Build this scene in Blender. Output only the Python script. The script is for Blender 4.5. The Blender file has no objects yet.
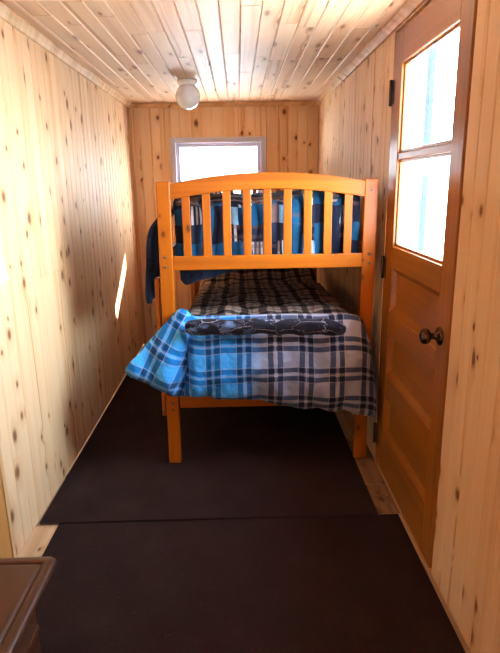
import bpy, bmesh, math, random
from mathutils import Vector, Matrix, noise
random.seed(7)
S = bpy.context.scene
COL = S.collection

# ------------------------------------------------------------------ room dimensions (metres)
XL, XR = -0.924, 0.713          # left / right wall faces
YB, YF = 4.965, -1.00           # far wall face / wall behind the camera
H = 2.15                        # ceiling height
TH = 0.12                       # wall thickness
TR = 0.052                      # the thinner wall that holds the door
DY0, DY1, DZ1 = 1.758, 2.640, 2.106   # door opening in the right wall
WX0, WX1, WZ0, WZ1 = -0.581, 0.254, 1.149, 1.868   # window opening in the far wall
RX0, RX1, RZ0, RZ1 = -0.35, 0.35, 1.35, 2.00    # added fill-light window opening in the wall behind

# ------------------------------------------------------------------ node helpers
def new_mat(name):
    m = bpy.data.materials.new(name); m.use_nodes = True
    nt = m.node_tree; nt.nodes.clear()
    out = nt.nodes.new('ShaderNodeOutputMaterial')
    return m, nt, out

class G:
    """tiny node-graph writer"""
    def __init__(s, nt): s.nt = nt
    def n(s, typ, **kw):
        nd = s.nt.nodes.new(typ)
        for k, v in kw.items(): setattr(nd, k, v)
        return nd
    def put(s, sock, v):
        if hasattr(v, 'is_output'): s.nt.links.new(v, sock)
        elif v is not None: sock.default_value = v
    def m(s, op, a, b=None, c=None, clamp=False):
        nd = s.n('ShaderNodeMath', operation=op, use_clamp=clamp)
        s.put(nd.inputs[0], a)
        if b is not None: s.put(nd.inputs[1], b)
        if c is not None: s.put(nd.inputs[2], c)
        return nd.outputs[0]
    def mix(s, f, a, b, blend='MIX'):
        nd = s.n('ShaderNodeMix', data_type='RGBA', blend_type=blend)
        s.put(nd.inputs[0], f)
        s.put(nd.inputs[6], a if hasattr(a, 'is_output') else (*a, 1))
        s.put(nd.inputs[7], b if hasattr(b, 'is_output') else (*b, 1))
        return nd.outputs[2]
    def step(s, x, lo, hi):
        nd = s.n('ShaderNodeMapRange', interpolation_type='SMOOTHSTEP')
        s.put(nd.inputs[0], x); nd.inputs[1].default_value = lo; nd.inputs[2].default_value = hi
        return nd.outputs[0]
    def xyz(s, x=0.0, y=0.0, z=0.0):
        nd = s.n('ShaderNodeCombineXYZ')
        for i, v in enumerate((x, y, z)): s.put(nd.inputs[i], v)
        return nd.outputs[0]
    def noise(s, vec, scale=1.0, detail=2.0, rough=0.5):
        nd = s.n('ShaderNodeTexNoise'); s.put(nd.inputs['Vector'], vec)
        nd.inputs['Scale'].default_value = scale; nd.inputs['Detail'].default_value = detail
        nd.inputs['Roughness'].default_value = rough
        return nd.outputs[0]
    def ramp(s, f, stops, interp='LINEAR'):
        nd = s.n('ShaderNodeValToRGB'); r = nd.color_ramp; r.interpolation = interp
        while len(r.elements) > 1: r.elements.remove(r.elements[-1])
        r.elements[0].position = stops[0][0]; r.elements[0].color = (*stops[0][1], 1)
        for p, c in stops[1:]:
            e = r.elements.new(p); e.color = (*c, 1)
        s.put(nd.inputs[0], f); return nd.outputs[0]
    def bump(s, h, strength=0.2, dist=0.01):
        nd = s.n('ShaderNodeBump'); nd.inputs['Strength'].default_value = strength
        nd.inputs['Distance'].default_value = dist; s.put(nd.inputs['Height'], h)
        return nd.outputs[0]
    def uv(s):
        nd = s.n('ShaderNodeUVMap'); nd.uv_map = 'UVMap'
        sp = s.n('ShaderNodeSeparateXYZ'); s.nt.links.new(nd.outputs[0], sp.inputs[0])
        return sp.outputs[0], sp.outputs[1]
    def bid(s):
        nd = s.n('ShaderNodeAttribute', attribute_name='bid'); return nd.outputs['Fac']
    def princ(s, out, color, rough=0.5, normal=None, **kw):
        p = s.n('ShaderNodeBsdfPrincipled')
        s.put(p.inputs['Base Color'], color if hasattr(color, 'is_output') else (*color, 1))
        s.put(p.inputs['Roughness'], rough)
        for k, v in kw.items(): s.put(p.inputs[k.replace('_', ' ')], v)
        if normal is not None: s.put(p.inputs['Normal'], normal)
        s.nt.links.new(p.outputs[0], out.inputs[0]); return p

def plain(name, col, rough=0.5, **kw):
    m, nt, out = new_mat(name); g = G(nt)
    g.princ(out, col, rough, **kw); return m

def wood(name, light, mid, dark, knot=(0.12, 0.045, 0.015), knots=0.55, kscale=(7.0, 2.6), krad=0.085,
         grain=70.0, contrast=1.0, tint=0.25, streak=0.5, rough=0.38, spec=0.5, coat=0.0, bump=0.08):
    m, nt, out = new_mat(name); g = G(nt)
    u, v = g.uv(); b = g.bid()
    uo = g.m('ADD', u, g.m('MULTIPLY', b, 37.3)); vo = g.m('ADD', v, g.m('MULTIPLY', b, 91.7))
    # slow wander of the fibres
    wob = g.noise(g.xyz(g.m('MULTIPLY', uo, 5.0), g.m('MULTIPLY', vo, 1.3), b), 1.0, 2.0)
    # knots
    vor = g.n('ShaderNodeTexVoronoi', voronoi_dimensions='2D', feature='F1')
    g.put(vor.inputs['Vector'], g.xyz(g.m('MULTIPLY', uo, kscale[0]), g.m('MULTIPLY', vo, kscale[1]), 0.0))
    vor.inputs['Scale'].default_value = 1.0
    sp = g.n('ShaderNodeSeparateColor'); nt.links.new(vor.outputs['Color'], sp.inputs[0])
    has = g.m('LESS_THAN', sp.outputs[0], knots)
    size = g.m('MULTIPLY_ADD', sp.outputs[1], 0.9, 0.35)
    d = g.m('DIVIDE', g.m('DIVIDE', vor.outputs['Distance'], krad), size)
    core = g.m('MULTIPLY', has, g.m('SUBTRACT', 1.0, g.step(d, 0.55, 1.0)))
    ring = g.m('MULTIPLY', has, g.m('SUBTRACT', 1.0, g.step(d, 0.9, 1.6)))
    halo = g.m('MULTIPLY', has, g.m('SUBTRACT', 1.0, g.step(d, 1.0, 4.5)))
    uu = g.m('ADD', uo, g.m('MULTIPLY_ADD', wob, 0.035, g.m('MULTIPLY', halo, 0.02)))
    fine = g.noise(g.xyz(g.m('MULTIPLY', uu, grain), g.m('MULTIPLY', vo, 1.1), b), 1.0, 3.0, 0.6)
    broad = g.noise(g.xyz(g.m('MULTIPLY', uu, 16.0), g.m('MULTIPLY', vo, 0.55), g.m('MULTIPLY', b, 5.0)), 1.0, 2.0, 0.5)
    f = g.m('ADD', g.m('MULTIPLY', g.m('SUBTRACT', fine, 0.5), 0.9 * contrast),
            g.m('MULTIPLY', g.m('SUBTRACT', broad, 0.5), 1.5 * contrast))
    f = g.m('ADD', g.m('ADD', f, 0.42), g.m('MULTIPLY', g.m('SUBTRACT', b, 0.5), tint * 2), clamp=True)
    c = g.ramp(f, [(0.0, light), (0.5, mid), (1.0, dark)])
    st = g.noise(g.xyz(g.m('MULTIPLY', uu, 24.0), g.m('MULTIPLY', vo, 0.22), g.m('MULTIPLY', b, 9.0)), 1.0, 1.0)
    c = g.mix(g.m('MULTIPLY', g.step(st, 0.60, 0.70), streak), c, dark)
    c = g.mix(g.m('MULTIPLY', halo, 0.30), c, dark)
    c = g.mix(g.m('MULTIPLY', ring, 0.65), c, tuple(0.55 * x + 0.45 * y for x, y in zip(knot, dark)))
    c = g.mix(g.m('MULTIPLY', core, 0.9), c, knot)
    nrm = g.bump(fine, bump, 0.003)
    r = g.m('MULTIPLY_ADD', fine, 0.12, rough - 0.06)
    g.princ(out, c, r, nrm, Specular_IOR_Level=spec, Coat_Weight=coat, Coat_Roughness=0.12)
    return m

M = {}
M['pine'] = wood('pine_wall', (0.83, 0.57, 0.35), (0.76, 0.465, 0.25), (0.53, 0.225, 0.075), rough=0.54, spec=0.20, streak=0.8, tint=0.14,
                 contrast=0.55, knot=(0.17, 0.052, 0.014), knots=0.32, kscale=(9.0, 6.2), krad=0.14)
M['pine_ceiling'] = wood('pine_ceiling', (0.76, 0.53, 0.34), (0.69, 0.435, 0.255), (0.44, 0.20, 0.085), rough=0.52, spec=0.22, streak=0.7,
                 contrast=0.8, knot=(0.22, 0.09, 0.035), tint=0.16, knots=0.6, kscale=(9, 2.6), krad=0.095)
M['pine_trim'] = wood('pine_trim', (0.74, 0.48, 0.26), (0.64, 0.36, 0.16), (0.50, 0.22, 0.08), knots=0.15, streak=0.2, tint=0.1, rough=0.55, spec=0.2)
M['bed'] = wood('honey_pine', (0.50, 0.130, 0.0035), (0.42, 0.094, 0.0025), (0.24, 0.042, 0.0012), knot=(0.09, 0.02, 0.004), knots=0.30,
                kscale=(7, 4), krad=0.06, contrast=0.6, streak=0.35, tint=0.10, rough=0.38, spec=0.30, bump=0.03)
M['door'] = wood('amber_door', (0.40, 0.145, 0.019), (0.31, 0.102, 0.011), (0.20, 0.056, 0.006), knots=0.0, contrast=0.7,
                 streak=0.3, tint=0.08, rough=0.33, spec=0.4, coat=0.12, bump=0.03)
M['panel_orange'] = wood('orange_panel', (0.62, 0.28, 0.08), (0.52, 0.21, 0.05), (0.36, 0.12, 0.02), knots=0.1, contrast=0.6, streak=0.2, rough=0.4)
M['chest'] = wood('dark_chest', (0.105, 0.036, 0.016), (0.078, 0.025, 0.010), (0.042, 0.013, 0.005), knots=0.0, contrast=0.6,
                  streak=0.2, tint=0.05, rough=0.42, spec=0.25, coat=0.10, bump=0.05)
M['floor'] = wood('plank_floor', (0.66, 0.46, 0.29), (0.54, 0.33, 0.17), (0.36, 0.18, 0.08), knots=0.4, kscale=(6, 3), streak=0.5, rough=0.55)
M['vinyl'] = plain('white_vinyl', (0.52, 0.50, 0.60), 0.4)
M['white_paint'] = plain('white_fixture', (0.83, 0.80, 0.75), 0.35)
M['paper'] = plain('paper', (0.85, 0.88, 0.88), 0.8)
M['bronze'] = plain('dark_bronze', (0.10, 0.055, 0.035), 0.22, Metallic=0.9)
M['hinge'] = plain('hinge_metal', (0.09, 0.05, 0.03), 0.38, Metallic=0.8)
M['bolt'] = plain('bolt_metal', (0.16, 0.13, 0.11), 0.35, Metallic=0.9)
M['white_mattress'] = plain('mattress_ticking', (0.55, 0.55, 0.60), 0.9)
M['sleeve'] = plain('grey_slab', (0.35, 0.30, 0.26), 0.8)
M['mauve'] = plain('mauve_cotton', (0.20, 0.13, 0.17), 0.9)

def glass_mat():
    m, nt, out = new_mat('window_glass'); g = G(nt)
    t = g.n('ShaderNodeBsdfTransparent'); t.inputs[0].default_value = (0.96, 0.98, 0.98, 1)
    gl = g.n('ShaderNodeBsdfGlossy'); gl.inputs['Roughness'].default_value = 0.02
    mx = g.n('ShaderNodeMixShader'); mx.inputs[0].default_value = 0.06
    nt.links.new(t.outputs[0], mx.inputs[1]); nt.links.new(gl.outputs[0], mx.inputs[2])
    nt.links.new(mx.outputs[0], out.inputs[0]); return m
M['glass'] = glass_mat()

def globe_mat():
    m, nt, out = new_mat('opal_glass'); g = G(nt)
    g.princ(out, (0.86, 0.84, 0.80), 0.12, Subsurface_Weight=0.0, Coat_Weight=0.4, Coat_Roughness=0.05)
    return m
M['globe'] = globe_mat()

def carpet_mat():
    m, nt, out = new_mat('dark_brown_carpet'); g = G(nt)
    tc = g.n('ShaderNodeTexCoord')
    n1 = g.noise(tc.outputs['Object'], 420.0, 2.0, 0.6)
    n2 = g.noise(tc.outputs['Object'], 5.0, 3.0, 0.6)
    n3 = g.noise(tc.outputs['Object'], 60.0, 2.0, 0.6)
    c = g.ramp(g.m('ADD', g.m('MULTIPLY', n1, 0.6), g.m('MULTIPLY', n2, 0.4)),
               [(0.3, (0.019, 0.0092, 0.0080)), (0.55, (0.032, 0.0165, 0.0148)), (0.75, (0.052, 0.0285, 0.0260))])
    spk = g.noise(tc.outputs['Object'], 130.0, 0.0)
    c = g.mix(g.m('MULTIPLY', g.step(spk, 0.83, 0.86), 0.35), c, (0.22, 0.16, 0.15))
    g.princ(out, c, 0.95, g.bump(g.m('ADD', n1, n3), 0.5, 0.004), Specular_IOR_Level=0.04)
    return m
M['carpet'] = carpet_mat()

def plaid_mat():
    """blue / grey plaid flannel; uv in metres"""
    m, nt, out = new_mat('plaid_flannel'); g = G(nt)
    u, v = g.uv()
    P = 0.153
    def bands(x):
        f = g.m('FRACT', g.m('DIVIDE', x, P))
        def bar(a, b):
            return g.m('MULTIPLY', g.step(f, a - 0.008, a + 0.008), g.m('SUBTRACT', 1.0, g.step(f, b - 0.008, b + 0.008)))
        wide = g.m('ADD', bar(0.05, 0.215), bar(0.335, 0.50))
        thin = g.m('ADD', bar(0.255, 0.285), g.m('ADD', bar(0.02, 0.035), bar(0.515, 0.53)))
        return wide, thin
    wu, tu = bands(u); wv, tv = bands(v)
    # blue-to-grey shift across the cloth paints in the door daylight
    daylight_fade = g.step(g.m('ADD', u, g.m('MULTIPLY', g.noise(g.xyz(g.m('MULTIPLY', u, 4.0), 0.0, 0.0), 1.0, 0.0), 0.02)), -0.02, 0.20)
    ground = g.mix(daylight_fade, (0.060, 0.36, 0.78), (0.38, 0.345, 0.42))
    band = g.mix(daylight_fade, (0.008, 0.135, 0.40), (0.048, 0.060, 0.115))
    cross = g.mix(daylight_fade, (0.008, 0.05, 0.13), (0.014, 0.014, 0.03))
    one = g.m('MAXIMUM', wu, wv); both = g.m('MULTIPLY', wu, wv)
    c = g.mix(g.m('MULTIPLY', one, 0.92), ground, band)
    c = g.mix(g.m('MULTIPLY', both, 0.95), c, cross)
    c = g.mix(g.m('MULTIPLY', g.m('MAXIMUM', tu, tv), 0.7), c, (0.40, 0.31, 0.30))
    fz = g.noise(g.xyz(g.m('MULTIPLY', u, 500.0), g.m('MULTIPLY', v, 500.0), 0.0), 1.0, 1.0)
    lump = g.noise(g.xyz(g.m('MULTIPLY', u, 26.0), g.m('MULTIPLY', v, 26.0), 0.0), 1.0, 3.0)
    g.princ(out, c, 0.9, g.bump(g.m('ADD', g.m('MULTIPLY', fz, 0.15), lump), 0.9, 0.016), Specular_IOR_Level=0.1, Sheen_Weight=0.08)
    return m
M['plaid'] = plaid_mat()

def check_mat():
    m, nt, out = new_mat('brown_check_quilt'); g = G(nt)
    u, v = g.uv()
    wob = g.m('MULTIPLY', g.noise(g.xyz(g.m('MULTIPLY', u, 9.0), g.m('MULTIPLY', v, 9.0), 0.0), 1.0, 2.0), 0.03)
    def bar(x, P, a, b):
        f = g.m('FRACT', g.m('DIVIDE', g.m('ADD', x, wob), P))
        return g.m('MULTIPLY', g.step(f, a - 0.03, a + 0.03), g.m('SUBTRACT', 1.0, g.step(f, b - 0.03, b + 0.03)))
    bu = g.m('ADD', bar(u, 0.11, 0.1, 0.45), g.m('MULTIPLY', bar(u, 0.11, 0.65, 0.8), 0.55))
    bv = g.m('ADD', bar(v, 0.13, 0.1, 0.42), g.m('MULTIPLY', bar(v, 0.13, 0.6, 0.78), 0.55))
    c = g.mix(g.m('MULTIPLY', g.m('MAXIMUM', bu, bv), 0.85), (0.36, 0.235, 0.185), (0.030, 0.018, 0.017))
    c = g.mix(g.m('MULTIPLY', bu, bv), c, (0.010, 0.006, 0.007))
    g.princ(out, c, 0.92, Specular_IOR_Level=0.1)
    return m
M['check'] = check_mat()

def black_print_mat():
    m, nt, out = new_mat('black_printed_fleece'); g = G(nt)
    u, v = g.uv()
    vec = g.xyz(g.m('MULTIPLY', u, 14.0), g.m('MULTIPLY', v, 18.0), 0.0)
    vor = g.n('ShaderNodeTexVoronoi', voronoi_dimensions='2D', feature='DISTANCE_TO_EDGE')
    dis = g.noise(vec, 2.0, 2.0)
    g.put(vor.inputs['Vector'], g.xyz(g.m('ADD', g.m('MULTIPLY', u, 9.0), g.m('MULTIPLY', dis, 1.3)), g.m('MULTIPLY', v, 9.0), 0.0))
    vor.inputs['Scale'].default_value = 1.0
    line = g.m('SUBTRACT', 1.0, g.step(vor.outputs['Distance'], 0.005, 0.04))
    msk = g.step(g.noise(g.xyz(g.m('MULTIPLY', u, 6.0), g.m('MULTIPLY', v, 6.0), 3.0), 1.0, 1.0), 0.42, 0.6)
    side = g.step(u, -0.12, 0.16)
    c = g.mix(g.m('MULTIPLY', line, g.m('MULTIPLY_ADD', msk, 0.5, 0.3)), (0.020, 0.014, 0.019), (0.46, 0.38, 0.44))
    patch = g.step(g.noise(g.xyz(g.m('MULTIPLY', u, 11.0), g.m('MULTIPLY', v, 14.0), 7.0), 1.0, 3.0, 0.6), 0.48, 0.66)
    c = g.mix(g.m('MULTIPLY', patch, g.m('MULTIPLY_ADD', side, -0.75, 0.8)), c, (0.17, 0.24, 0.42))
    g.princ(out, c, 0.9, Specular_IOR_Level=0.1, Sheen_Weight=0.1)
    return m
M['black_print'] = black_print_mat()

def patchwork_mat(name='patchwork_quilt', dark_only=False):
    m, nt, out = new_mat(name); g = G(nt)
    u, v = g.uv()
    pu, pv = 0.062, 0.085
    wob = g.m('MULTIPLY', g.m('SUBTRACT', g.noise(g.xyz(g.m('MULTIPLY', u, 7.0), g.m('MULTIPLY', v, 7.0), 0.0), 1.0, 1.0), 0.5), 0.05)
    cu = g.m('FLOOR', g.m('DIVIDE', g.m('ADD', u, wob), pu)); cv = g.m('FLOOR', g.m('DIVIDE', g.m('ADD', v, wob), pv))
    wn = g.n('ShaderNodeTexWhiteNoise', noise_dimensions='2D'); g.put(wn.inputs['Vector'], g.xyz(cu, cv, 0.0))
    sp = g.n('ShaderNodeSeparateColor'); nt.links.new(wn.outputs['Color'], sp.inputs[0])
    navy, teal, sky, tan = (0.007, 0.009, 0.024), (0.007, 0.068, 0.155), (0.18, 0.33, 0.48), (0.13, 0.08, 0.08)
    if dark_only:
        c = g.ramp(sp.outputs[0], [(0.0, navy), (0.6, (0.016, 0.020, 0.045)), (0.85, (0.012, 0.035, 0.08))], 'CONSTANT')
    else:
        c = g.ramp(sp.outputs[0], [(0.0, navy), (0.34, teal), (0.56, (0.016, 0.020, 0.042)), (0.70, teal), (0.88, sky), (0.96, tan)], 'CONSTANT')
        stp = g.m('GREATER_THAN', g.m('SINE', g.m('MULTIPLY', u, 2 * math.pi / 0.021)), 0.0)
        has = g.m('GREATER_THAN', sp.outputs[1], 0.70)
        c = g.mix(g.m('MULTIPLY', has, stp), c, (0.42, 0.38, 0.40))
        has2 = g.m('GREATER_THAN', sp.outputs[2], 0.8)
        stv = g.m('GREATER_THAN', g.m('SINE', g.m('MULTIPLY', v, 2 * math.pi / 0.05)), 0.4)
        c = g.mix(g.m('MULTIPLY', g.m('MULTIPLY', has2, stv), 0.5), c, (0.10, 0.065, 0.065))
    lump = g.noise(g.xyz(g.m('MULTIPLY', u, 30.0), g.m('MULTIPLY', v, 30.0), 0.0), 1.0, 3.0)
    g.princ(out, c, 0.88, g.bump(lump, 0.5, 0.012), Specular_IOR_Level=0.15, Sheen_Weight=0.1)
    return m
M['patchwork'] = patchwork_mat()
def tan_mat():
    m, nt, out = new_mat('brown_grey_stripe'); g = G(nt)
    u, v = g.uv()
    wob = g.noise(g.xyz(g.m('MULTIPLY', u, 10.0), g.m('MULTIPLY', v, 10.0), 1.0), 1.0, 2.0)
    sv = g.m('SINE', g.m('MULTIPLY_ADD', v, 180.0, g.m('MULTIPLY', wob, 14.0)))
    n = g.noise(g.xyz(g.m('MULTIPLY', u, 14.0), g.m('MULTIPLY', v, 14.0), 5.0), 1.0, 2.0)
    c = g.mix(g.step(n, 0.42, 0.58), (0.12, 0.075, 0.06), (0.030, 0.026, 0.036))
    c = g.mix(g.m('MULTIPLY', g.step(sv, 0.5, 0.9), 0.55), c, (0.30, 0.25, 0.26))
    g.princ(out, c, 0.9, Specular_IOR_Level=0.1); return m
M['tan_stripe'] = tan_mat()
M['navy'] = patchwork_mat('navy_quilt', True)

# ------------------------------------------------------------------ mesh builder
ORG = {}
class MB:
    def __init__(s):
        s.bm = bmesh.new(); s.uv = s.bm.loops.layers.uv.new('UVMap'); s.bid = s.bm.faces.layers.float.new('bid')
    def face(s, pts, uvs=None, bid=0.0):
        vs = [s.bm.verts.new(p) for p in pts]; f = s.bm.faces.new(vs); f[s.bid] = bid
        if uvs:
            for l, t in zip(f.loops, uvs): l[s.uv].uv = t
        return f
    def hexa(s, p, bid=None):
        """8 corners: 0-3 one end loop, 4-7 the other; the grain runs along the longest side"""
        bid = random.random() if bid is None else bid
        p = [Vector(q) for q in p]; vs = [s.bm.verts.new(q) for q in p]
        ext = [max(q[i] for q in p) - min(q[i] for q in p) for i in range(3)]
        L = ext.index(max(ext)); o = [i for i in range(3) if i != L]
        for idx in ((0, 3, 2, 1), (4, 5, 6, 7), (0, 1, 5, 4), (1, 2, 6, 5), (2, 3, 7, 6), (3, 0, 4, 7)):
            f = s.bm.faces.new([vs[i] for i in idx]); f[s.bid] = bid
            for l in f.loops:
                q = l.vert.co; l[s.uv].uv = (q[o[0]] + q[o[1]], q[L])
    def box(s, x0, x1, y0, y1, z0, z1, bid=None):
        s.hexa([(x0, y0, z0), (x1, y0, z0), (x1, y1, z0), (x0, y1, z0),
                (x0, y0, z1), (x1, y0, z1), (x1, y1, z1), (x0, y1, z1)], bid)
    def prism(s, outline, axis, d0, d1, bid=None):
        """closed outline in the plane across 'axis' (y: points are x,z ; x: points are y,z), extruded d0..d1"""
        bid = random.random() if bid is None else bid
        mk = (lambda q, d: (q[0], d, q[1])) if axis == 'y' else (lambda q, d: (d, q[0], q[1]))
        a = [s.bm.verts.new(mk(q, d0)) for q in outline]; b = [s.bm.verts.new(mk(q, d1)) for q in outline]
        fs = [s.bm.faces.new(a), s.bm.faces.new(list(reversed(b)))]
        n = len(a)
        for i in range(n): fs.append(s.bm.faces.new((a[(i + 1) % n], a[i], b[i], b[(i + 1) % n])))
        w = max(q[0] for q in outline) - min(q[0] for q in outline); h = max(q[1] for q in outline) - min(q[1] for q in outline)
        for f in fs:
            f[s.bid] = bid
            for l in f.loops:
                c = l.vert.co; A = c[0] if axis == 'y' else c[1]; D = c[1] if axis == 'y' else c[0]
                l[s.uv].uv = (c[2] + D, A) if w > h else (A + D, c[2])
    def lathe(s, prof, origin, axis='z', n=32):
        """prof: (radius, distance along the axis)"""
        o = Vector(origin)
        def P(r, h, k):
            a = 2 * math.pi * k / n; c, q = r * math.cos(a), r * math.sin(a)
            return o + (Vector((c, q, h)) if axis == 'z' else Vector((h, c, q)) if axis == 'x' else Vector((c, h, q)))
        rings = []
        for r, h in prof:
            rings.append([s.bm.verts.new(P(r, h, 0))] if r < 1e-6 else [s.bm.verts.new(P(r, h, k)) for k in range(n)])
        for A, B in zip(rings, rings[1:]):
            for k in range(n):
                k2 = (k + 1) % n
                q = [A[k % len(A)], A[k2 % len(A)], B[k2 % len(B)], B[k % len(B)]]
                u = []
                for w in q:
                    if w not in u: u.append(w)
                if len(u) > 2: s.bm.faces.new(u).smooth = True
        for R, rev in ((rings[0], True), (rings[-1], False)):
            if len(R) > 2: s.bm.faces.new(R if not rev else list(reversed(R)))
    def grid(s, P, UV, closed=False, smooth=True):
        """P[i][j] points, UV[i][j]"""
        V = [[s.bm.verts.new(q) for q in row] for row in P]
        for i in range(len(V) - 1):
            m = len(V[i])
            for j in range(m if closed else m - 1):
                j2 = (j + 1) % m
                f = s.bm.faces.new((V[i][j], V[i + 1][j], V[i + 1][j2], V[i][j2])); f.smooth = smooth
                uvs = UV(i, j) if callable(UV) else [UV[i][j], UV[i + 1][j], UV[i + 1][j + 1], UV[i][j + 1]]
                for l, t in zip(f.loops, uvs): l[s.uv].uv = t
        return V
    def build(s, name, mat, parent=None, bevel=0.0, seg=2, smooth=False, origin=None, fix=True):
        if fix: bmesh.ops.recalc_face_normals(s.bm, faces=s.bm.faces[:])
        if parent is not None: org = ORG[parent.name]
        elif origin is not None: org = Vector(origin)
        else:
            cs = [v.co for v in s.bm.verts]
            lo = [min(c[i] for c in cs) for i in range(3)]; hi = [max(c[i] for c in cs) for i in range(3)]
            org = Vector(((lo[0] + hi[0]) / 2, (lo[1] + hi[1]) / 2, lo[2]))
        bmesh.ops.translate(s.bm, vec=-org, verts=s.bm.verts[:])
        me = bpy.data.meshes.new(name); s.bm.to_mesh(me); s.bm.free()
        if smooth:
            for p in me.polygons: p.use_smooth = True
        o = bpy.data.objects.new(name, me); COL.objects.link(o); me.materials.append(mat)
        ORG[o.name] = org
        if parent is not None: o.parent = parent
        else: o.location = org
        if bevel:
            b = o.modifiers.new('edge', 'BEVEL'); b.width = bevel; b.segments = seg; b.limit_method = 'ANGLE'; b.angle_limit = 0.6
        return o

def empty(name, loc):
    o = bpy.data.objects.new(name, None); COL.objects.link(o); o.location = loc; o.empty_display_size = 0.1
    ORG[o.name] = Vector(loc); return o
def tag(o, label, cat, group=None, kind=None):
    o['label'] = label; o['category'] = cat
    if group: o['group'] = group
    if kind: o['kind'] = kind
    return o
def struct(o, label=None):
    o['kind'] = 'structure'
    if label: o['label'] = label
    return o
def box(name, mat, parent, *b, bevel=0.0, **k):
    m = MB(); m.box(*b); return m.build(name, mat, parent, bevel, **k)

# ------------------------------------------------------------------ boarded surfaces
def boards(mb, spans, segs, mapf, width, groove=0.0058, depth=0.0050, bead=False, joint=0.0012):
    """tongue-and-groove boards. spans: across ranges; segs(c0,c1)->list of along ranges; mapf(across, along, depth)->xyz"""
    for a0, a1 in spans:
        n = max(1, round((a1 - a0) / width)); w = (a1 - a0) / n
        for i in range(n):
            c0, c1 = a0 + i * w, a0 + (i + 1) * w; cm = (c0 + c1) / 2
            prof = [(c0, depth), (c0 + groove, 0)]
            if bead: prof += [(cm - 0.0035, 0), (cm - 0.001, 0.0028), (cm + 0.001, 0.0028), (cm + 0.0035, 0)]
            prof += [(c1 - groove, 0), (c1, depth)]
            for l0, l1 in segs(c0, c1):
                b = random.random()
                l0 += joint; l1 -= joint
                for (p, dp), (q, dq) in zip(prof, prof[1:]):
                    mb.face([mapf(p, l0, dp), mapf(q, l0, dq), mapf(q, l1, dq), mapf(p, l1, dp)],
                            [(p, l0), (q, l0), (q, l1), (p, l1)], b)
                for L in (l0, l1):   # end faces, back to the slab
                    mb.face([mapf(p, L, dp) for p, dp in prof] + [mapf(c1, L, 0.013), mapf(c0, L, 0.013)],
                            [(p, L) for p, _ in prof] + [(c1, L), (c0, L)], b)

BK = 0.012     # slab starts this far behind the board faces
# left wall
mb = MB()
def seg_left(c0, c1):
    if c0 > 2.42 and c1 < 2.80: return [(0.016, 1.057), (1.057, H)]
    return [(0.016, H)]
boards(mb, [(YF, YB)], seg_left, lambda a, l, d: (XL - d, a, l), 0.088)
mb.box(XL - TH, XL - BK, YF - TH, YB + TH, 0.016, H + 0.1, 0.3)
struct(mb.build('wall_left', M['pine'], fix=True))
# right wall with the door opening
mb = MB()
boards(mb, [(YF, DY0), (DY1, YB)], lambda a, b: [(0.006, H)], lambda a, l, d: (XR + d, a, l), 0.088)
boards(mb, [(DY0, DY1)], lambda a, b: [(DZ1, H)], lambda a, l, d: (XR + d, a, l), 0.088)
mb.box(XR + BK, XR + TR, YF - TH, DY0, 0.0, H + 0.1, 0.3)
mb.box(XR + BK, XR + TR, DY1, YB + TH, 0.0, H + 0.1, 0.3)
mb.box(XR + BK, XR + TR, DY0, DY1, DZ1, H + 0.1, 0.3)
struct(mb.build('wall_right', M['pine']))
# far wall with window opening; wall behind the camera with an added fill-light window
def wall_y(name, yface, sgn, x0, x1, z0, z1):
    mb = MB()
    f = lambda a, l, d: (a, yface + sgn * d, l)
    boards(mb, [(XL, x0), (x1, XR)], lambda a, b: [(0.006, H)], f, 0.088)
    boards(mb, [(x0, x1)], lambda a, b: [(0.006, z0), (z1, H)], f, 0.088)
    ya, yb = sorted((yface + sgn * BK, yface + sgn * TH))
    mb.box(XL - BK, x0, ya, yb, 0, H + 0.1, 0.3); mb.box(x1, XR + BK, ya, yb, 0, H + 0.1, 0.3)
    mb.box(x0, x1, ya, yb, 0, z0, 0.3); mb.box(x0, x1, ya, yb, z1, H + 0.1, 0.3)
    return struct(mb.build(name, M['pine']))
wall_y('wall_back', YB, 1, WX0, WX1, WZ0, WZ1)
wall_y('wall_front', YF, -1, RX0, RX1, RZ0, RZ1)
# ceiling: boards run towards the far wall with butt joints
mb = MB()
def seg_ceil(c0, c1):
    ys = [YF]; y = YF + random.uniform(0.3, 1.4)
    while y < YB - 0.35: ys.append(y); y += random.uniform(0.5, 1.4)
    ys.append(YB); return list(zip(ys, ys[1:]))
boards(mb, [(XL, XR)], seg_ceil, lambda a, l, d: (a, l, H + d), 0.088, groove=0.005, depth=0.005, joint=0.002)
mb.box(XL - BK, XR + BK, YF - BK, YB + BK, H + 0.0135, H + 0.1, 0.3)
struct(mb.build('ceiling', M['pine_ceiling']))
# floor: pale planks under the rugs
mb = MB()
boards(mb, [(XL - 0.01, XR + TH)], lambda a, b: [(YF, 0.9), (0.9, 2.33), (2.33, YB)], lambda a, l, d: (a, l, -d), 0.185, groove=0.002, depth=0.003, bead=False)
mb.box(XL - TH, XR + TH, YF - TH, YB + TH, -0.12, -0.0135, 0.4)
struct(mb.build('floor', M['floor']))
M['subfloor'] = wood('brown_subfloor', (0.40, 0.20, 0.085), (0.27, 0.125, 0.05), (0.12, 0.05, 0.02), knots=0.5, kscale=(14, 8), krad=0.2,
                     contrast=1.6, streak=0.7, rough=0.7)
for k, (ya, yb) in enumerate(((2.150, 2.395), (2.402, 2.86))):  # brown board strips, threshold shade put into their dark colour
    mb = MB(); mb.box(0.607, 0.711, ya, yb, 0.0005, 0.006)
    struct(mb.build('trim_%d' % (7 + k), M['subfloor'], None, 0.002))
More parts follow.
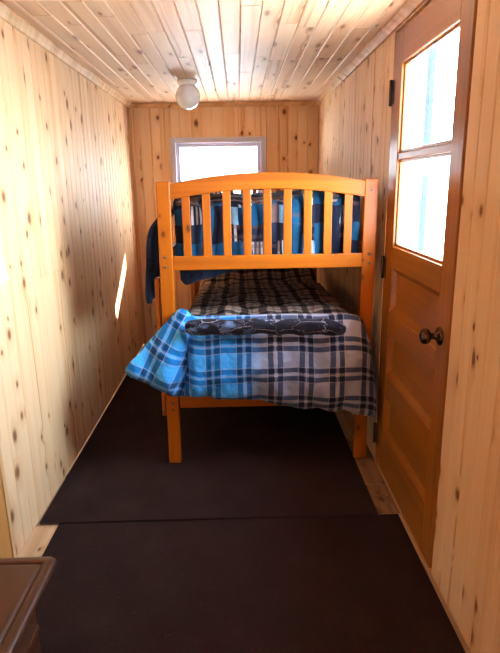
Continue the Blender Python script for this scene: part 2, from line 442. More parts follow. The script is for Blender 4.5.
# ceiling trims (a small quarter moulding round the room)
def trim(name, pts, axis, d0, d1):
    m = MB(); m.prism(pts, axis, d0, d1, 0.4); return struct(m.build(name, M['pine_trim']))
t = 0.036
trim('trim_1', [(XL, H - t), (XL + 0.012, H - t), (XL + 0.022, H - 0.022), (XL + t, H - 0.011), (XL + t, H), (XL, H)], 'y', YF, YB)
trim('trim_2', [(XR, H - t), (XR, H), (XR - t, H), (XR - t, H - 0.011), (XR - 0.022, H - 0.022), (XR - 0.012, H - t)], 'y', YF, YB)
trim('trim_3', [(YB, H - t), (YB, H), (YB - t, H), (YB - t, H - 0.011), (YB - 0.022, H - 0.022), (YB - 0.012, H - t)], 'x', XL + t, XR - t)
struct(box('trim_4', M['pine_trim'], None, XL, XL + 0.022, YB - 0.022, YB, 0.0, H - t, bevel=0.004))

# ------------------------------------------------------------------ windows
def window(name, x0, x1, z0, z1, yin, sgn, fr=0.045, sash=0.034):
    o = empty(name, ((x0 + x1) / 2, yin, z0)); struct(o)
    def ring(nm, a0, a1, b0, b1, w, y0, y1, parent, mat):
        m = MB(); y0, y1 = sorted((yin + sgn * y0, yin + sgn * y1))
        m.box(a0, a0 + w, y0, y1, b0, b1); m.box(a1 - w, a1, y0, y1, b0, b1)
        m.box(a0 + w, a1 - w, y0, y1, b1 - w, b1); m.box(a0 + w, a1 - w, y0, y1, b0, b0 + w)
        return m.build(nm, mat, parent, 0.003)
    fo = ring('window_frame', x0, x1, z0, z1, fr, -0.012, 0.095, o, M['vinyl'])
    ring('sash', x0 + fr, x1 - fr, z0 + fr, z1 - fr, sash, 0.02, 0.07, o, M['vinyl'])
    e = fr + sash - 0.004
    a, b = sorted((yin + sgn * 0.045, yin + sgn * 0.051))
    box('pane', M['glass'], o, x0 + e, x1 - e, a, b, z0 + e, z1 - e)
    return o
window('window_1', WX0, WX1, WZ0, WZ1, YB, 1)
window('window_2', RX0, RX1, RZ0, RZ1, YF, -1)  # unseen window added behind the camera for fill light

# ------------------------------------------------------------------ the entrance door
door = empty('door_1', (XR, 2.2, 0.0)); struct(door, 'amber stained wooden door with a two-pane window and three panels')
X0, X1 = XR - 0.002, XR + 0.043
dy0, dy1 = 1.771, 2.628; s0, s1 = 1.876, 2.500     # slab edges, inner edges of the stiles
zr = [0.012, 0.235, 0.430, 0.550, 0.752, 0.868, 1.075, 1.176, 1.558, 1.588, 1.955, 2.094]
for a, b in ((dy0, s0), (s1, dy1)): box('stile', M['door'], door, X0, X1, a, b, zr[0], zr[-1], bevel=0.003)
for i in (0, 2, 4, 6, 8, 10):
    box('rail' if i != 8 else 'muntin', M['door'], door, X0 + (0.004 if i == 8 else 0.0005), X1 - 0.001, s0, s1, zr[i], zr[i + 1], bevel=0.004)
for z0, z1 in ((zr[1], zr[2]), (zr[3], zr[4]), (zr[5], zr[6])):
    m = MB(); e = 0.024; xd = XR + 0.020; xs = XR + 0.003
    o4 = [(s0, z0), (s1, z0), (s1, z1), (s0, z1)]; i4 = [(s0 + e, z0 + e), (s1 - e, z0 + e), (s1 - e, z1 - e), (s0 + e, z1 - e)]
    for k in range(4):
        k2 = (k + 1) % 4
        m.face([(xs, *o4[k]), (xs, *o4[k2]), (xd, *i4[k2]), (xd, *i4[k])], [(o4[k][1], o4[k][0]), (o4[k2][1], o4[k2][0]), (i4[k2][1], i4[k2][0]), (i4[k][1], i4[k][0])], 0.5)
    m.face([(xd, *q) for q in i4], [(q[1], q[0]) for q in i4], 0.5)
    m.box(xd + 0.001, X1 - 0.003, s0, s1, z0, z1, 0.5)
    m.build('door_panel', M['door'], door)
for z0, z1 in ((zr[7], zr[8]), (zr[9], zr[10])):
    m = MB(); w = 0.012     # glazing bead
    for (a, b, c, d) in ((s0, s0 + w, z0, z1), (s1 - w, s1, z0, z1), (s0 + w, s1 - w, z0, z0 + w), (s0 + w, s1 - w, z1 - w, z1)):
        m.box(XR + 0.010, XR + 0.024, a, b, c, d, 0.6)
    m.build('glazing_bead', M['door'], door, 0.003)
    box('door_pane', M['glass'], door, XR + 0.0245, XR + 0.0285, s0 + 0.002, s1 - 0.002, z0 + 0.002, z1 - 0.002)
m = MB(); ky, kz = 1.842, 0.928
m.lathe([(0.0, 0.0), (0.034, 0.0), (0.034, -0.004), (0.026, -0.010), (0.014, -0.013), (0.011, -0.030), (0.014, -0.036)], (X0, ky, kz), 'x')
kr = m.build('door_knob', M['bronze'], door, smooth=True); kr['label'] = 'dark bronze round door knob'
m = MB()
m.lathe([(0.012, -0.034), (0.024, -0.040), (0.029, -0.050), (0.0285, -0.058), (0.024, -0.066), (0.014, -0.071), (0.0, -0.072)], (X0, ky, kz), 'x')
m.build('knob_ball', M['bronze'], kr, smooth=True)
for z in (1.855, 1.060, 0.170):
    m = MB(); m.lathe([(0.0, -0.056), (0.008, -0.055), (0.008, 0.055), (0.0, 0.056)], (XR - 0.008, 2.634, z), 'z', 12)
    m.box(XR - 0.0045, XR - 0.0022, 2.592, 2.632, z - 0.05, z + 0.05)
    hg = m.build('hinge', M['hinge'], door); hg['label'] = 'dark metal butt hinge'
# jamb lining and threshold
m = MB()
m.box(XR + 0.046, XR + TR + 0.004, DY0, DY0 + 0.018, 0, DZ1); m.box(XR + 0.046, XR + TR + 0.004, DY1 - 0.02, DY1, 0, DZ1)
m.box(XR + 0.046, XR + TR + 0.004, DY0 + 0.018, DY1 - 0.02, DZ1 - 0.02, DZ1)
struct(m.build('trim_5', M['pine_trim']))
struct(box('trim_6', M['pine_trim'], None, XR - 0.004, XR + TR, DY0 + 0.002, DY1 - 0.004, 0.0, 0.010))

# orange stained door slab set on the near end of the left wall, with its pale edge strip
sd = empty('door_2', (XL, 1.4, 0.0)); struct(sd, 'orange stained flat door beside the chest')
box('door_slab', M['panel_orange'], sd, XL + 0.002, XL + 0.010, 0.62, 1.842, 0.012, 2.02)
m = MB(); m.box(XL + 0.002, XL + 0.016, 1.842, 1.866, 0.012, 2.04); m.box(XL + 0.002, XL + 0.016, 0.60, 1.842, 2.02, 2.04)
m.build('casing', M['pine_trim'], sd, 0.003)
m = MB(); m.lathe([(0.0, 0.0), (0.02, 0.0), (0.018, 0.01), (0.009, 0.014), (0.009, 0.03), (0.022, 0.04), (0.02, 0.056), (0, 0.06)], (XL + 0.010, 0.72, 0.95), 'x')
m.build('door_handle', M['bronze'], sd, smooth=True)

# ------------------------------------------------------------------ rugs
def rug(name, x0, x1, y0, y1, z0, z1, label):
    m = MB(); m.box(x0, x1, y0, y1, z0, z1)
    o = m.build(name, M['carpet'], None, 0.004, 3); tag(o, label, 'rug', 'dark brown floor rugs'); return o
NR = rug('floor_rug', -0.832, 0.697, 0.30, 2.142, 0.001, 0.007, 'dark brown carpet runner in the foreground, tucked under the far rug edge')
FR = rug('floor_rug', -0.918, 0.604, 2.130, 4.90, 0.008, 0.017, 'dark brown carpet rug lying under the bunk bed')

# ------------------------------------------------------------------ bunk bed
BF = 2.637                      # front face of the foot end
BL, BR = -0.388, 0.670
bed = empty('bunk_bed', ((BL + BR) / 2, BF + 1.0, 0.017)); tag(bed, 'honey orange pine bunk bed with arched slatted ends', 'bunk bed')
Z0 = 0.017; BE = BF + 2.02; PW = 0.066; PT = 0.036
def bolt(parent, x, y, z, ax='y'):
    m = MB(); m.lathe([(0.0, 0.0), (0.0075, 0.0), (0.0065, -0.003), (0.003, -0.0045), (0.0, -0.003)], (x, y, z), ax, 12)
    b = m.build('bolt', M['bolt'], parent, smooth=True); return b
for y in (BF, BE - PT):
    for x0, side in ((BL, -1), (BR - PW, 1)):
        sh = 0.012 if side < 0 else 0.006
        m = MB()   # the posts lean a hair, as in the photograph
        m.hexa([(x0 - sh, y, Z0), (x0 - sh + PW, y, Z0), (x0 - sh + PW, y + PT, Z0), (x0 - sh, y + PT, Z0),
                (x0, y, 1.482), (x0 + PW, y, 1.482), (x0 + PW, y + PT, 1.482), (x0, y + PT, 1.482)])
        p = m.build('post', M['bed'], bed, 0.006, 3)
        if y == BF:
            for z in (1.125, 1.078, 0.365, 0.325):
                bolt(p, x0 + (0.030 if side < 0 else 0.036) - sh * 0.4, y, z)
            if side > 0: bolt(p, x0 + 0.035, y, 1.43)
        # outer strap of the built-up corner, set back behind the post face
        sx = (x0 - 0.034, x0 - 0.014) if side < 0 else (x0 + PW + 0.002, x0 + PW + 0.018)
        yy = (y + 0.014, y + 0.080) if y == BF else (y - 0.05, y + 0.02)
        if side > 0: continue
        st = box('corner_strap', M['bed'], bed, sx[0], sx[1], yy[0], yy[1], 0.285 if side < 0 else 0.45, 1.02 if side < 0 else 1.40, bevel=0.004)
        if y == BF and side < 0: bolt(st, (sx[0] + sx[1]) / 2, yy[0], 0.315)
xa, xb = BL + PW - 0.004, BR - PW + 0.004
def arch(zs, rise, hgt, y):
    N = 24; top = []; bot = []
    for k in range(N + 1):
        q = k / N; x = xa + (xb - xa) * q; a = rise * (1 - (2 * q - 1) ** 2)
        top.append((x, zs + hgt + a)); bot.append((x, zs + a * 0.95))
    m = MB(); m.prism(bot + top[::-1], 'y', y, y + 0.026); return m
def end_panel(y, zb0, zb1, zs, rise, hgt):
    if y > BF + 1 and zb0 > 1: zb0 = 0.93       # head-end rail deepened out of view to stop stray sun
    arch(zs, rise, hgt, y).build('arched_rail', M['bed'], bed, 0.004)
    box('cross_rail', M['bed'], bed, xa, xb, y, y + 0.026, zb0, zb1, bevel=0.004)
    for k in range(9):
        cx = -0.2515 + k * 0.09775; q = (cx - xa) / (xb - xa); a = rise * 0.95 * (1 - (2 * q - 1) ** 2)
        box('slat', M['bed'], bed, cx - 0.0195, cx + 0.0195, y + 0.006, y + 0.020, zb1 - 0.004, zs + a + 0.01, bevel=0.003)
for y in (BF + 0.005, BE - 0.031):
    end_panel(y, 1.060, 1.128, 1.397, 0.047, 0.074)
    end_panel(y, 0.332, 0.397, 0.625, 0.040, 0.072)
ya, yb = BF + PT, BE - PT
for x in (BL + 0.014, BR - 0.036):
    for z0, z1 in ((0.33, 0.44), (1.06, 1.15)): box('side_rail', M['bed'], bed, x, x + 0.022, ya, yb, z0, z1, bevel=0.004)
for z in (0.352, 1.082):
    m = MB()
    for k in range(14): m.box(BL + 0.036, BR - 0.036, ya + 0.05 + k * 0.135, ya + 0.12 + k * 0.135, z, z + 0.014)
    m.build('bed_slats', M['bed'], bed)
# mattresses
def mattress(z0, z1, label):
    m = MB(); m.box(BL + 0.145, BR - 0.14, ya + 0.085, yb - 0.20, z0, z1)
    return tag(m.build('mattress', M['white_mattress'], None, 0.03, 4), label, 'mattress')
mattress(0.368, 0.62, 'thick pale mattress on the lower bunk, under the brown checked quilt')
mattress(1.098, 1.27, 'pale mattress on the upper bunk, under the blue patchwork quilt')

# ------------------------------------------------------------------ cloth
def catmull(p0, p1, p2, p3, t):
    t2, t3 = t * t, t * t * t
    return 0.5 * ((2 * p1) + (p2 - p0) * t + (2 * p0 - 5 * p1 + 4 * p2 - p3) * t2 + (3 * p1 - p0 - 3 * p2 + p3) * t3)
def refine(row, n):
    out = []
    L = len(row)
    for i in range(L - 1):
        a, b, c, d = row[max(i - 1, 0)], row[i], row[i + 1], row[min(i + 2, L - 1)]
        for k in range(n): out.append(catmull(a, b, c, d, k / n))
    out.append(row[-1]); return out
def net_surface(cols, nu, nv):
    cols = [refine([Vector(p) for p in c], nv) for c in cols]
    rows = [refine([c[j] for c in cols], nu) for j in range(len(cols[0]))]
    return [[rows[j][i] for j in range(len(rows))] for i in range(len(rows[0]))]

# blue plaid comforter hanging over the lower foot end
NET = [
  [(-0.328, 2.600, 0.846), (-0.412, 2.570, 0.764), (-0.494, 2.530, 0.680), (-0.561, 2.500, 0.615), (-0.547, 2.540, 0.560)],
  [(-0.301, 2.585, 0.864), (-0.354, 2.530, 0.743), (-0.417, 2.490, 0.645), (-0.477, 2.470, 0.560), (-0.470, 2.530, 0.528)],
  [(-0.271, 2.580, 0.859), (-0.295, 2.510, 0.722), (-0.335, 2.470, 0.599), (-0.386, 2.480, 0.498), (-0.381, 2.550, 0.476)],
  [(-0.250, 2.600, 0.834), (-0.262, 2.565, 0.697), (-0.277, 2.555, 0.554), (-0.294, 2.565, 0.443), (-0.293, 2.600, 0.430)],
  [(-0.201, 2.600, 0.807), (-0.201, 2.530, 0.699), (-0.204, 2.500, 0.570), (-0.216, 2.530, 0.447), (-0.221, 2.600, 0.434)],
  [(-0.052, 2.600, 0.814), (-0.054, 2.530, 0.696), (-0.057, 2.510, 0.563), (-0.066, 2.540, 0.434), (-0.067, 2.600, 0.425)],
  [(0.097, 2.600, 0.817), (0.093, 2.540, 0.695), (0.090, 2.510, 0.560), (0.085, 2.550, 0.416), (0.087, 2.600, 0.410)],
  [(0.246, 2.600, 0.819), (0.244, 2.530, 0.689), (0.243, 2.510, 0.546), (0.242, 2.550, 0.379), (0.247, 2.600, 0.374)],
  [(0.395, 2.600, 0.810), (0.399, 2.540, 0.667), (0.403, 2.520, 0.518), (0.406, 2.550, 0.359), (0.414, 2.600, 0.352)],
  [(0.510, 2.600, 0.818), (0.516, 2.530, 0.668), (0.531, 2.510, 0.508), (0.548, 2.540, 0.343), (0.560, 2.600, 0.332)],
  [(0.583, 2.590, 0.809), (0.607, 2.540, 0.663), (0.629, 2.520, 0.502), (0.646, 2.540, 0.330), (0.655, 2.600, 0.324)],
  [(0.612, 2.600, 0.775), (0.650, 2.580, 0.646), (0.676, 2.575, 0.487), (0.686, 2.572, 0.299), (0.686, 2.600, 0.307)],
]
cols = []
for i, c in enumerate(NET):
    x, y, z = c[0]
    if 4 <= i <= 8: back = [(x, 2.692, 0.790), (x, 2.675, 0.808), (x, 2.645, 0.820)]
    else: back = [(x + 0.01, 2.626, z - 0.09), (x + 0.005, 2.624, z - 0.045), (x + 0.002, 2.616, z - 0.012)]
    cols.append(back + list(c))
NU, NV = 6, 6
P = net_surface(cols, NU, NV)
seam = 3 * NU
for i, row in enumerate(P):
    for j, q in enumerate(row):
        if j <= 3 * NV: continue
        w = min(1.0, (j - 3 * NV) / (1.2 * NV))
        n1 = noise.noise(Vector((q.x * 9, q.z * 9, 1.3))); n2 = noise.noise(Vector((q.x * 24, q.z * 15, 4.1)))
        fold = math.sin(q.x * 46 + 2.0 * noise.noise(Vector((q.x * 3, q.z * 3, 0))))
        q.y += w * (-0.022 * n1 - 0.012 * n2 - 0.008 * fold)
        q.y = min(q.y, 2.612)
        q.z += w * 0.010 * noise.noise(Vector((q.x * 22, 7.0, 0.5))) * (j / len(row)) + w * 0.006 * noise.noise(Vector((q.x * 45, 2.0, 0.5)))
ca, sa = math.cos(0.49), math.sin(0.49)
rowlen = []
for row in P:
    L = [0.0]
    for a, b in zip(row, row[1:]): L.append(L[-1] + (b - a).length)
    top = L[3 * NV]; rowlen.append([l - top for l in L])
def uvp(i, j, flap):
    q = P[i][j]; x = q.x; t = -0.815 + rowlen[i][j] if not flap else q.z - 0.86
    if not flap:
        return (x + 0.028, -t - 0.028)
    dx = x + 0.27; dz = q.z - 0.82
    return (dx * ca - dz * -sa * 1.0 - 0.18 + 0.012, dx * -sa + dz * ca + 0.02) if False else (dx * 0.88 - dz * 0.47 - 0.214, dx * 0.47 + dz * 0.88 + 0.055)
m = MB()
m.grid(P, lambda i, j: [uvp(a, b, i < seam) for a, b in ((i, j), (i + 1, j), (i + 1, j + 1), (i, j + 1))])
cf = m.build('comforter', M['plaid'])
so = cf.modifiers.new('thickness', 'SOLIDIFY'); so.thickness = 0.014; so.offset = 0
sb = cf.modifiers.new('soft', 'SUBSURF'); sb.levels = 1; sb.render_levels = 1
tag(cf, 'blue and grey plaid comforter hanging over the lower foot rail of the bunk bed', 'comforter')

# brown checked quilt over the lower mattress
nx, ny = 40, 70; P = []
for i in range(nx + 1):
    row = []
    s = i / nx; x = -0.300 + 0.890 * s
    for j in range(ny + 1):
        t = j / ny; y = 2.715 + 1.62 * t
        z = 0.735 + 0.045 * math.exp(-((y - 2.78) / 0.22) ** 2) + 0.030 * math.sin(t * 5.0) + 0.03 * max(0, s - 0.55) * 2 * t
        z += 0.075 * max(0.0, (t - 0.84) / 0.16) ** 2
        edge = max(0, abs(2 * s - 1) - 0.88) / 0.12
        z -= 0.095 * edge ** 2 * (0.5 if y < 2.9 else 1)
        z += 0.020 * noise.noise(Vector((x * 8, y * 6, 2.0))) + 0.008 * noise.noise(Vector((x * 20, y * 16, 5.0)))
        row.append(Vector((x, y, z)))
    P.append(row)
UVq = [[(p.x, p.y) for p in r] for r in P]
m = MB(); m.grid(P, UVq); q = m.build('quilt', M['check'])
so = q.modifiers.new('thickness', 'SOLIDIFY'); so.thickness = 0.03; so.offset = -1
tag(q, 'dark brown and black checked quilt covering the lower bunk', 'quilt')

# black printed fleece rolled along the lower foot end
P = []; UVq = []
N, Kn = 60, 20
for i in range(N + 1):
    s = i / N; x = -0.268 + 0.775 * s
    r = min(1.0, 0.55 + 14 * s, 0.45 + 9 * (1 - s))
    zc = 0.806 - 0.010 * s + 0.012 * noise.noise(Vector((x * 6, 0, 3))); row = []; ur = []
    yc = 2.503 + 0.004 * noise.noise(Vector((x * 7, 3, 3)))
    if s > 0.85: zc -= 0.12 * (s - 0.85)
    for k in range(Kn):
        a = 2 * math.pi * k / Kn
        w = 1 + 0.20 * noise.noise(Vector((x * 14, math.cos(a) * 1.2, math.sin(a) * 1.2))) + 0.10 * noise.noise(Vector((x * 40, math.cos(a) * 3, math.sin(a) * 3)))
        row.append(Vector((x, yc + 0.032 * r * w * math.cos(a) - 0.014 * math.sin(a), zc + 0.043 * r * w * math.sin(a))))
        ur.append((x, a * 0.06))
    ur.append((x, 2 * math.pi * 0.06)); P.append(row); UVq.append(ur)
m = MB(); V = m.grid(P, UVq, closed=True); m.bm.faces.new(V[0]); m.bm.faces.new(V[-1][::-1])
fl = m.build('blanket', M['black_print'])
sb = fl.modifiers.new('soft', 'SUBSURF'); sb.levels = 1; sb.render_levels = 1
tag(fl, 'rolled black fleece blanket with pale scribbled print lying along the plaid comforter', 'blanket')

# blue patchwork quilt on the upper bunk
P = []; UVq = []
nx = 54
for i in range(nx + 1):
    s = i / nx; x = -0.312 + 0.905 * s; row = []; ur = []; ln = 0; prev = None
    crest = 1.402 + 0.016 * noise.noise(Vector((x * 5, 2, 0))) + (0.02 if s > 0.7 else 0)
    path = [(2.690, 1.105), (2.694, 1.20), (2.688, 1.29), (2.698, crest - 0.03), (2.74, crest), (2.85, crest + 0.008), (3.1, crest - 0.02),
            (3.5, crest - 0.035), (4.0, crest - 0.02), (4.5, crest - 0.05), (4.56, crest - 0.15)]
    pts = refine([Vector((x, a, b)) for a, b in path], 4)
    for j, q in enumerate(pts):
        nn = noise.noise(Vector((q.x * 15, q.y * 9, q.z * 9))); n2 = noise.noise(Vector((q.x * 6, q.y * 4, q.z * 6 + 3)))
        fr = 1.0 if j <= 14 else 0.0
        q = Vector((q.x, q.y + fr * (0.010 * nn + 0.008 * math.sin(q.x * 60 + 3 * n2)) , q.z + 0.012 * nn * (1 - fr)))
        if prev is not None: ln += (q - prev).length
        prev = q.copy(); row.append(q); ur.append((q.x, ln))
    P.append(row); UVq.append(ur)
m = MB(); m.grid(P, UVq); pq = m.build('quilt', M['patchwork'])
so = pq.modifiers.new('thickness', 'SOLIDIFY'); so.thickness = 0.02; so.offset = 0
tag(pq, 'blue patchwork quilt with striped squares on the upper bunk behind the slats', 'quilt')
P = []; UVq = []
for i in range(61):
    s = i / 60; x = -0.305 + 0.89 * s; row = []; ur = []
    for k in range(14):
        a = 2 * math.pi * k / 14
        wv = 1 + 0.45 * noise.noise(Vector((x * 13, math.cos(a) * 1.3, math.sin(a) * 1.3)))
        zc = 1.386 + 0.014 * noise.noise(Vector((x * 8, 9, 1)))
        row.append(Vector((x, 2.722 + 0.034 * wv * math.cos(a), zc + 0.030 * wv * math.sin(a)))); ur.append((x, a * 0.035))
    ur.append((x, 0.22)); P.append(row); UVq.append(ur)
m = MB(); V = m.grid(P, UVq, closed=True); m.bm.faces.new(V[0]); m.bm.faces.new(V[-1][::-1])
tf = m.build('top_fold', M['tan_stripe'], pq); tf['label'] = 'rumpled brown and grey striped top edge of the quilt'
# its side that spills over the left rail
side_path = [(-0.300, 1.33), (-0.360, 1.345), (-0.405, 1.30), (-0.452, 1.235), (-0.470, 1.14), (-0.474, 1.02), (-0.468, 0.92), (-0.462, 0.868)]
P = []; UVq = []
for i in range(31):
    t = i / 30; y = 2.76 + 0.62 * t; row = []; ur = []; ln = 0
    for j, q in enumerate(refine([Vector((a, y, b)) for a, b in side_path], 5)):
        w = j / 35
        q.x += w * 0.012 * math.sin(y * 30 + w * 2) + 0.030 * w * noise.noise(Vector((y * 7, q.z * 7, 0)))
        q.z += w * w * (0.05 * t + 0.02 * noise.noise(Vector((y * 9, 1, 2))))
        row.append(q); ur.append((y, j * 0.02))
    P.append(row); UVq.append(ur)
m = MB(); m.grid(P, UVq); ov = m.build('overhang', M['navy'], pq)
so = ov.modifiers.new('thickness', 'SOLIDIFY'); so.thickness = 0.022; so.offset = 0
ov['label'] = 'dark navy side of the quilt hanging down'
# loose end of blue sheet below the rail
P = []; UVq = []
for i in range(41):
    s = i / 40; x = -0.300 + 0.36 * s; row = []; ur = []
    drop = 0.110 * (1 - s) ** 0.8 * min(1, 0.75 + s * 4) + 0.004
    for j in range(9):
        w = j / 8
        row.append(Vector((x, 2.690 + 0.02 * w + 0.010 * math.sin(x * 40 + w), 1.085 - w * drop + 0.004 * math.sin(x * 55))))
        ur.append((x + 0.5, w * drop + 0.3))
    P.append(row); UVq.append(ur)
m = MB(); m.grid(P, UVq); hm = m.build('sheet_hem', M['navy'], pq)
so = hm.modifiers.new('thickness', 'SOLIDIFY'); so.thickness = 0.008; so.offset = 0

# mauve pillow lying on the upper bunk
def pillow(name, cx, cy, cz, sx, sy, sz, mat, label):
    m = MB(); n = 20; P = [[], []]
    for side in (1, -1):
        rows = []
        for i in range(n + 1):
            r = []
            for j in range(n + 1):
                a, b = 2 * i / n - 1, 2 * j / n - 1
                h = (max(0, (1 - a ** 4) * (1 - b ** 4))) ** 0.5
                k = 1 - 0.06 * (a * a * b * b)
                r.append(Vector((cx + a * sx * k, cy + b * sy * k, cz + side * sz * h)))
            rows.append(r)
        uv_ = [[(p.x, p.y) for p in r] for r in rows]
        m.grid(rows, uv_)
    bmesh.ops.remove_doubles(m.bm, verts=m.bm.verts[:], dist=0.0004)
    return tag(m.build(name, mat), label, 'pillow')
pillow('pillow', 0.06, 2.98, 1.466, 0.24, 0.16, 0.032, M['mauve'], 'mauve pillow lying on the patchwork quilt of the upper bunk')

# dark checked pillow standing against the head board of the lower bunk
m = MB(); n = 22
for side in (1, -1):
    rows = []
    for i in range(n + 1):
        r = []
        for j in range(n + 1):
            a, b = 2 * i / n - 1, 2 * j / n - 1
            h = (max(0, (1 - a ** 4) * (1 - b ** 4))) ** 0.5; k = 1 - 0.07 * (a * a * b * b)
            yy = side * 0.075 * h; zz = b * 0.175 * k
            r.append(Vector((0.13 + a * 0.42 * k, 4.475 + yy * 0.95 + zz * 0.22, 0.880 + zz * 0.97 - yy * 0.22)))
        rows.append(r)
    m.grid(rows, [[(p.x, p.z * 1.3) for p in r] for r in rows])
bmesh.ops.remove_doubles(m.bm, verts=m.bm.verts[:], dist=0.0004)
tag(m.build('pillow', M['check']), 'dark checked pillow standing in the shade at the head of the lower bunk', 'pillow')

# ------------------------------------------------------------------ ceiling lamp
lamp = empty('ceiling_lamp', (-0.325, 3.93, H)); tag(lamp, 'round white globe lamp fixed to the boarded ceiling', 'lamp')
m = MB(); m.lathe([(0.0, 0.0), (0.064, 0.0), (0.066, -0.012), (0.058, -0.026), (0.050, -0.034), (0.0, -0.034)], (-0.325, 3.93, H), 'z')
m.build('lamp_base', M['white_paint'], lamp, smooth=True)
m = MB(); R = 0.083; zc = H - 0.104
m.lathe([(0.040, -0.022 + 0.0)] + [(R * math.sin(a), -0.104 + R * math.cos(a)) for a in [math.pi * (0.17 + 0.83 * k / 20) for k in range(20)]] + [(0.0, -0.104 - R)], (-0.325, 3.93, H), 'z', 40)
m.build('globe', M['globe'], lamp, smooth=True)

# ------------------------------------------------------------------ sheet of paper on the left wall
pc = (1.995, 1.235); an = math.radians(20); P = []; UVq = []
for i in range(9):
    row = []; ur = []
    for j in range(9):
        a = (i / 8 - 0.5) * 0.216; b = (j / 8 - 0.5) * 0.279
        y = pc[0] + a * math.cos(an) - b * math.sin(an); z = pc[1] + a * math.sin(an) * 0.3 + b * math.cos(an)
        row.append(Vector((XL + 0.003 + 0.006 * (1 - j / 8) ** 2, y, z))); ur.append((a, b))
    P.append(row); UVq.append(ur)
m = MB(); m.grid(P, UVq); pp = m.build('paper_sheet', M['paper'])
so = pp.modifiers.new('thickness', 'SOLIDIFY'); so.thickness = 0.0008; so.offset = 1
tag(pp, 'white sheet of paper pinned to the left wall at the picture edge', 'paper')

# ------------------------------------------------------------------ dark wooden chest
ch = empty('chest', (-0.725, 0.95, 0.0)); tag(ch, 'dark brown wooden chest with a moulded lid edge beside the left wall', 'chest')
lx0, lx1, ly0, ly1, lz = -0.905, -0.533, 0.560, 1.338, 0.450
def rrect(x0, x1, y0, y1, r, z, n=5):
    out = []
    for cx, cy, a0 in ((x1 - r, y1 - r, 0), (x0 + r, y1 - r, 90), (x0 + r, y0 + r, 180), (x1 - r, y0 + r, 270)):
        for k in range(n + 1):
            a = math.radians(a0 + 90 * k / n); out.append(Vector((cx + r * math.cos(a), cy + r * math.sin(a), z)))
    return out
m = MB()
prof = [(0.046, 0.0), (0.042, -0.0005), (0.0385, -0.006), (0.035, -0.007), (0.031, -0.0015), (0.027, 0.0), (0.012, -0.001), (0.005, -0.004), (0.001, -0.010),
        (0.0, -0.016), (0.003, -0.022), (0.010, -0.026), (0.016, -0.034), (0.022, -0.040)]
loops = [rrect(lx0 + e, lx1 - e, ly0 + e, ly1 - e, max(0.006, 0.022 - e * 0.4), lz + d) for e, d in prof]
V = [[m.bm.verts.new(p) for p in lp] for lp in loops]
for A, B in zip(V, V[1:]):
    n = len(A)
    for k in range(n): m.bm.faces.new((A[k], A[(k + 1) % n], B[(k + 1) % n], B[k])).smooth = True
m.bm.faces.new(V[0]); m.bm.faces.new(V[-1][::-1])
for f in m.bm.faces:
    f[m.bid] = 0.5
    for l in f.loops: l[m.uv].uv = (l.vert.co.x + l.vert.co.z, l.vert.co.y)
m.build('lid', M['chest'], ch)
box('body', M['chest'], ch, lx0 + 0.020, lx1 - 0.072, ly0 + 0.03, ly1 - 0.03, 0.045, lz - 0.036, bevel=0.004)
m = MB()
m.box(lx1 - 0.074, lx1 - 0.036, ly0 + 0.02, ly1 - 0.10, 0.285, 0.305)
m.build('drawer_ledge', M['chest'], ch, 0.004)
for y0, y1 in ((ly0 + 0.05, ly0 + 0.30), (ly0 + 0.32, ly1 - 0.19)):
    fr = box('drawer_front', M['chest'], ch, lx1 - 0.074, lx1 - 0.062, y0, y1, 0.08, 0.265, bevel=0.004)
m = MB(); m.box(lx0 + 0.012, lx1 - 0.058, ly0 + 0.02, ly1 - 0.02, 0.008, 0.060)
m.build('plinth', M['chest'], ch, 0.006)

# ------------------------------------------------------------------ outside
m = MB(); m.box(-30, 30, -30, 30, -0.50, -0.40)
def snow():
    mt, nt, out = new_mat('snowy_ground'); g = G(nt)
    tc = g.n('ShaderNodeTexCoord'); n = g.noise(tc.outputs['Object'], 0.6, 4.0)
    g.princ(out, g.ramp(n, [(0.3, (0.66, 0.68, 0.72)), (0.7, (0.82, 0.83, 0.85))]), 0.8); return mt
struct(m.build('ground', snow()))
grey_blue = plain('weathered_post', (0.008, 0.018, 0.028), 0.7)
pst = empty('porch_post', (3.59, 10.70, -0.40)); tag(pst, 'pale blue-grey post seen outside through the door panes', 'post')
box('post_shaft', grey_blue, pst, 3.54, 3.64, 10.60, 10.80, -0.40, 3.9, bevel=0.006)
# unseen eave added beyond the far wall, sized to cut the sun beam
m = MB(); m.box(XL - 0.45, XR + 0.40, YF - 0.40, YB + 1.336, H + 0.115, H + 0.17)
struct(m.build('roof', M['pine_trim']))

# ------------------------------------------------------------------ light
w = bpy.data.worlds.new('sky'); S.world = w; w.use_nodes = True
nt = w.node_tree; nt.nodes.clear(); g = G(nt)
tc = g.n('ShaderNodeTexCoord'); sp = g.n('ShaderNodeSeparateXYZ'); nt.links.new(tc.outputs['Generated'], sp.inputs[0])
c = g.ramp(g.m('MULTIPLY_ADD', sp.outputs[2], 0.5, 0.5), [(0.5, (0.86, 0.94, 1.0)), (0.62, (0.70, 0.86, 1.0)), (1.0, (0.48, 0.72, 1.0))])
dt = g.n('ShaderNodeVectorMath', operation='DOT_PRODUCT'); nt.links.new(tc.outputs['Generated'], dt.inputs[0])
dt.inputs[1].default_value = Vector((1.0, 0.0, 0.25)).normalized()
glow = g.m('POWER', g.m('MULTIPLY_ADD', dt.outputs['Value'], 0.5, 0.5), 3.0)      # a bright haze on the door side
bg = g.n('ShaderNodeBackground'); nt.links.new(c, bg.inputs[0]); g.put(bg.inputs[1], g.m('MULTIPLY_ADD', glow, 22.0, 1.8))
wo = g.n('ShaderNodeOutputWorld'); nt.links.new(bg.outputs[0], wo.inputs[0])

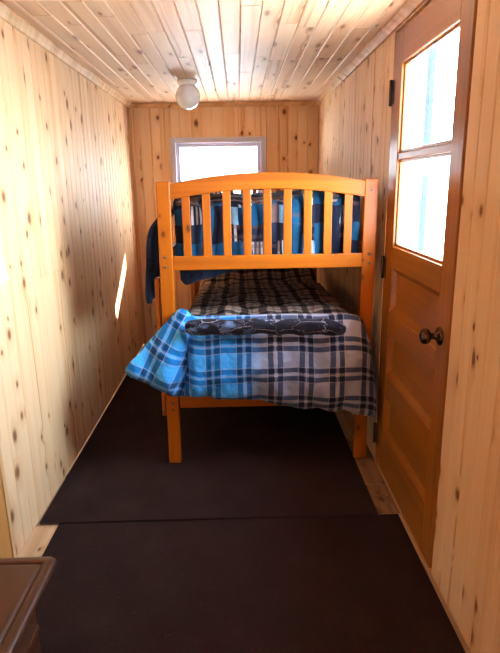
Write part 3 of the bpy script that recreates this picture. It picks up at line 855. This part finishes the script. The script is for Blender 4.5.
sun = bpy.data.lights.new('sun', 'SUN'); sun.energy = 30.0; sun.angle = 0.009; sun.color = (1.0, 0.93, 0.82)
so = bpy.data.objects.new('sun', sun); COL.objects.link(so); so.location = (5, 9, 8)
so.rotation_euler = Vector((-0.73, -1.0, -0.70)).to_track_quat('-Z', 'Y').to_euler()

def portal(name, loc, direction, sx, sy):
    l = bpy.data.lights.new(name, 'AREA'); l.shape = 'RECTANGLE'; l.size = sx; l.size_y = sy; l.cycles.is_portal = True
    o = bpy.data.objects.new(name, l); COL.objects.link(o); o.location = loc
    o.rotation_euler = Vector(direction).to_track_quat('-Z', 'Z').to_euler()
portal('portal_door', (XR + 0.10, (s0 + s1) / 2, 1.565), (-1, 0, 0), 0.70, 0.82)
portal('portal_far', ((WX0 + WX1) / 2, YB + 0.11, (WZ0 + WZ1) / 2), (0, -1, 0), WX1 - WX0, WZ1 - WZ0)
portal('portal_near', ((RX0 + RX1) / 2, YF - 0.11, (RZ0 + RZ1) / 2), (0, 1, 0), RX1 - RX0, RZ1 - RZ0)

# ------------------------------------------------------------------ camera
f_px, pitch, yaw, roll = 539.776, 0.256103, 0.017798, -0.015943
cam = bpy.data.cameras.new('camera'); cam.sensor_fit = 'VERTICAL'; cam.sensor_height = 24.0
cam.lens = f_px / 653 * 24.0; cam.clip_start = 0.02; cam.clip_end = 200
co = bpy.data.objects.new('camera', cam); COL.objects.link(co)
fwd = Vector((math.sin(yaw) * math.cos(pitch), math.cos(yaw) * math.cos(pitch), -math.sin(pitch)))
right = Vector((math.cos(yaw), -math.sin(yaw), 0.0)); up = right.cross(fwd)
cr, sr = math.cos(roll), math.sin(roll)
r2 = right * cr + up * sr; u2 = up * cr - right * sr
mat = Matrix((r2, u2, -fwd)).transposed().to_4x4(); mat.translation = Vector((0, 0, 1.46))
co.matrix_world = mat
S.camera = co
S.view_settings.view_transform = 'Standard'; S.view_settings.look = 'None'
S.view_settings.gamma = 1.0; S.view_settings.use_curve_mapping = False
S.view_settings.exposure = 1.75
S.cycles.max_bounces = 12; S.cycles.diffuse_bounces = 4; S.cycles.transparent_max_bounces = 12
S.cycles.caustics_reflective = False; S.cycles.caustics_refractive = False
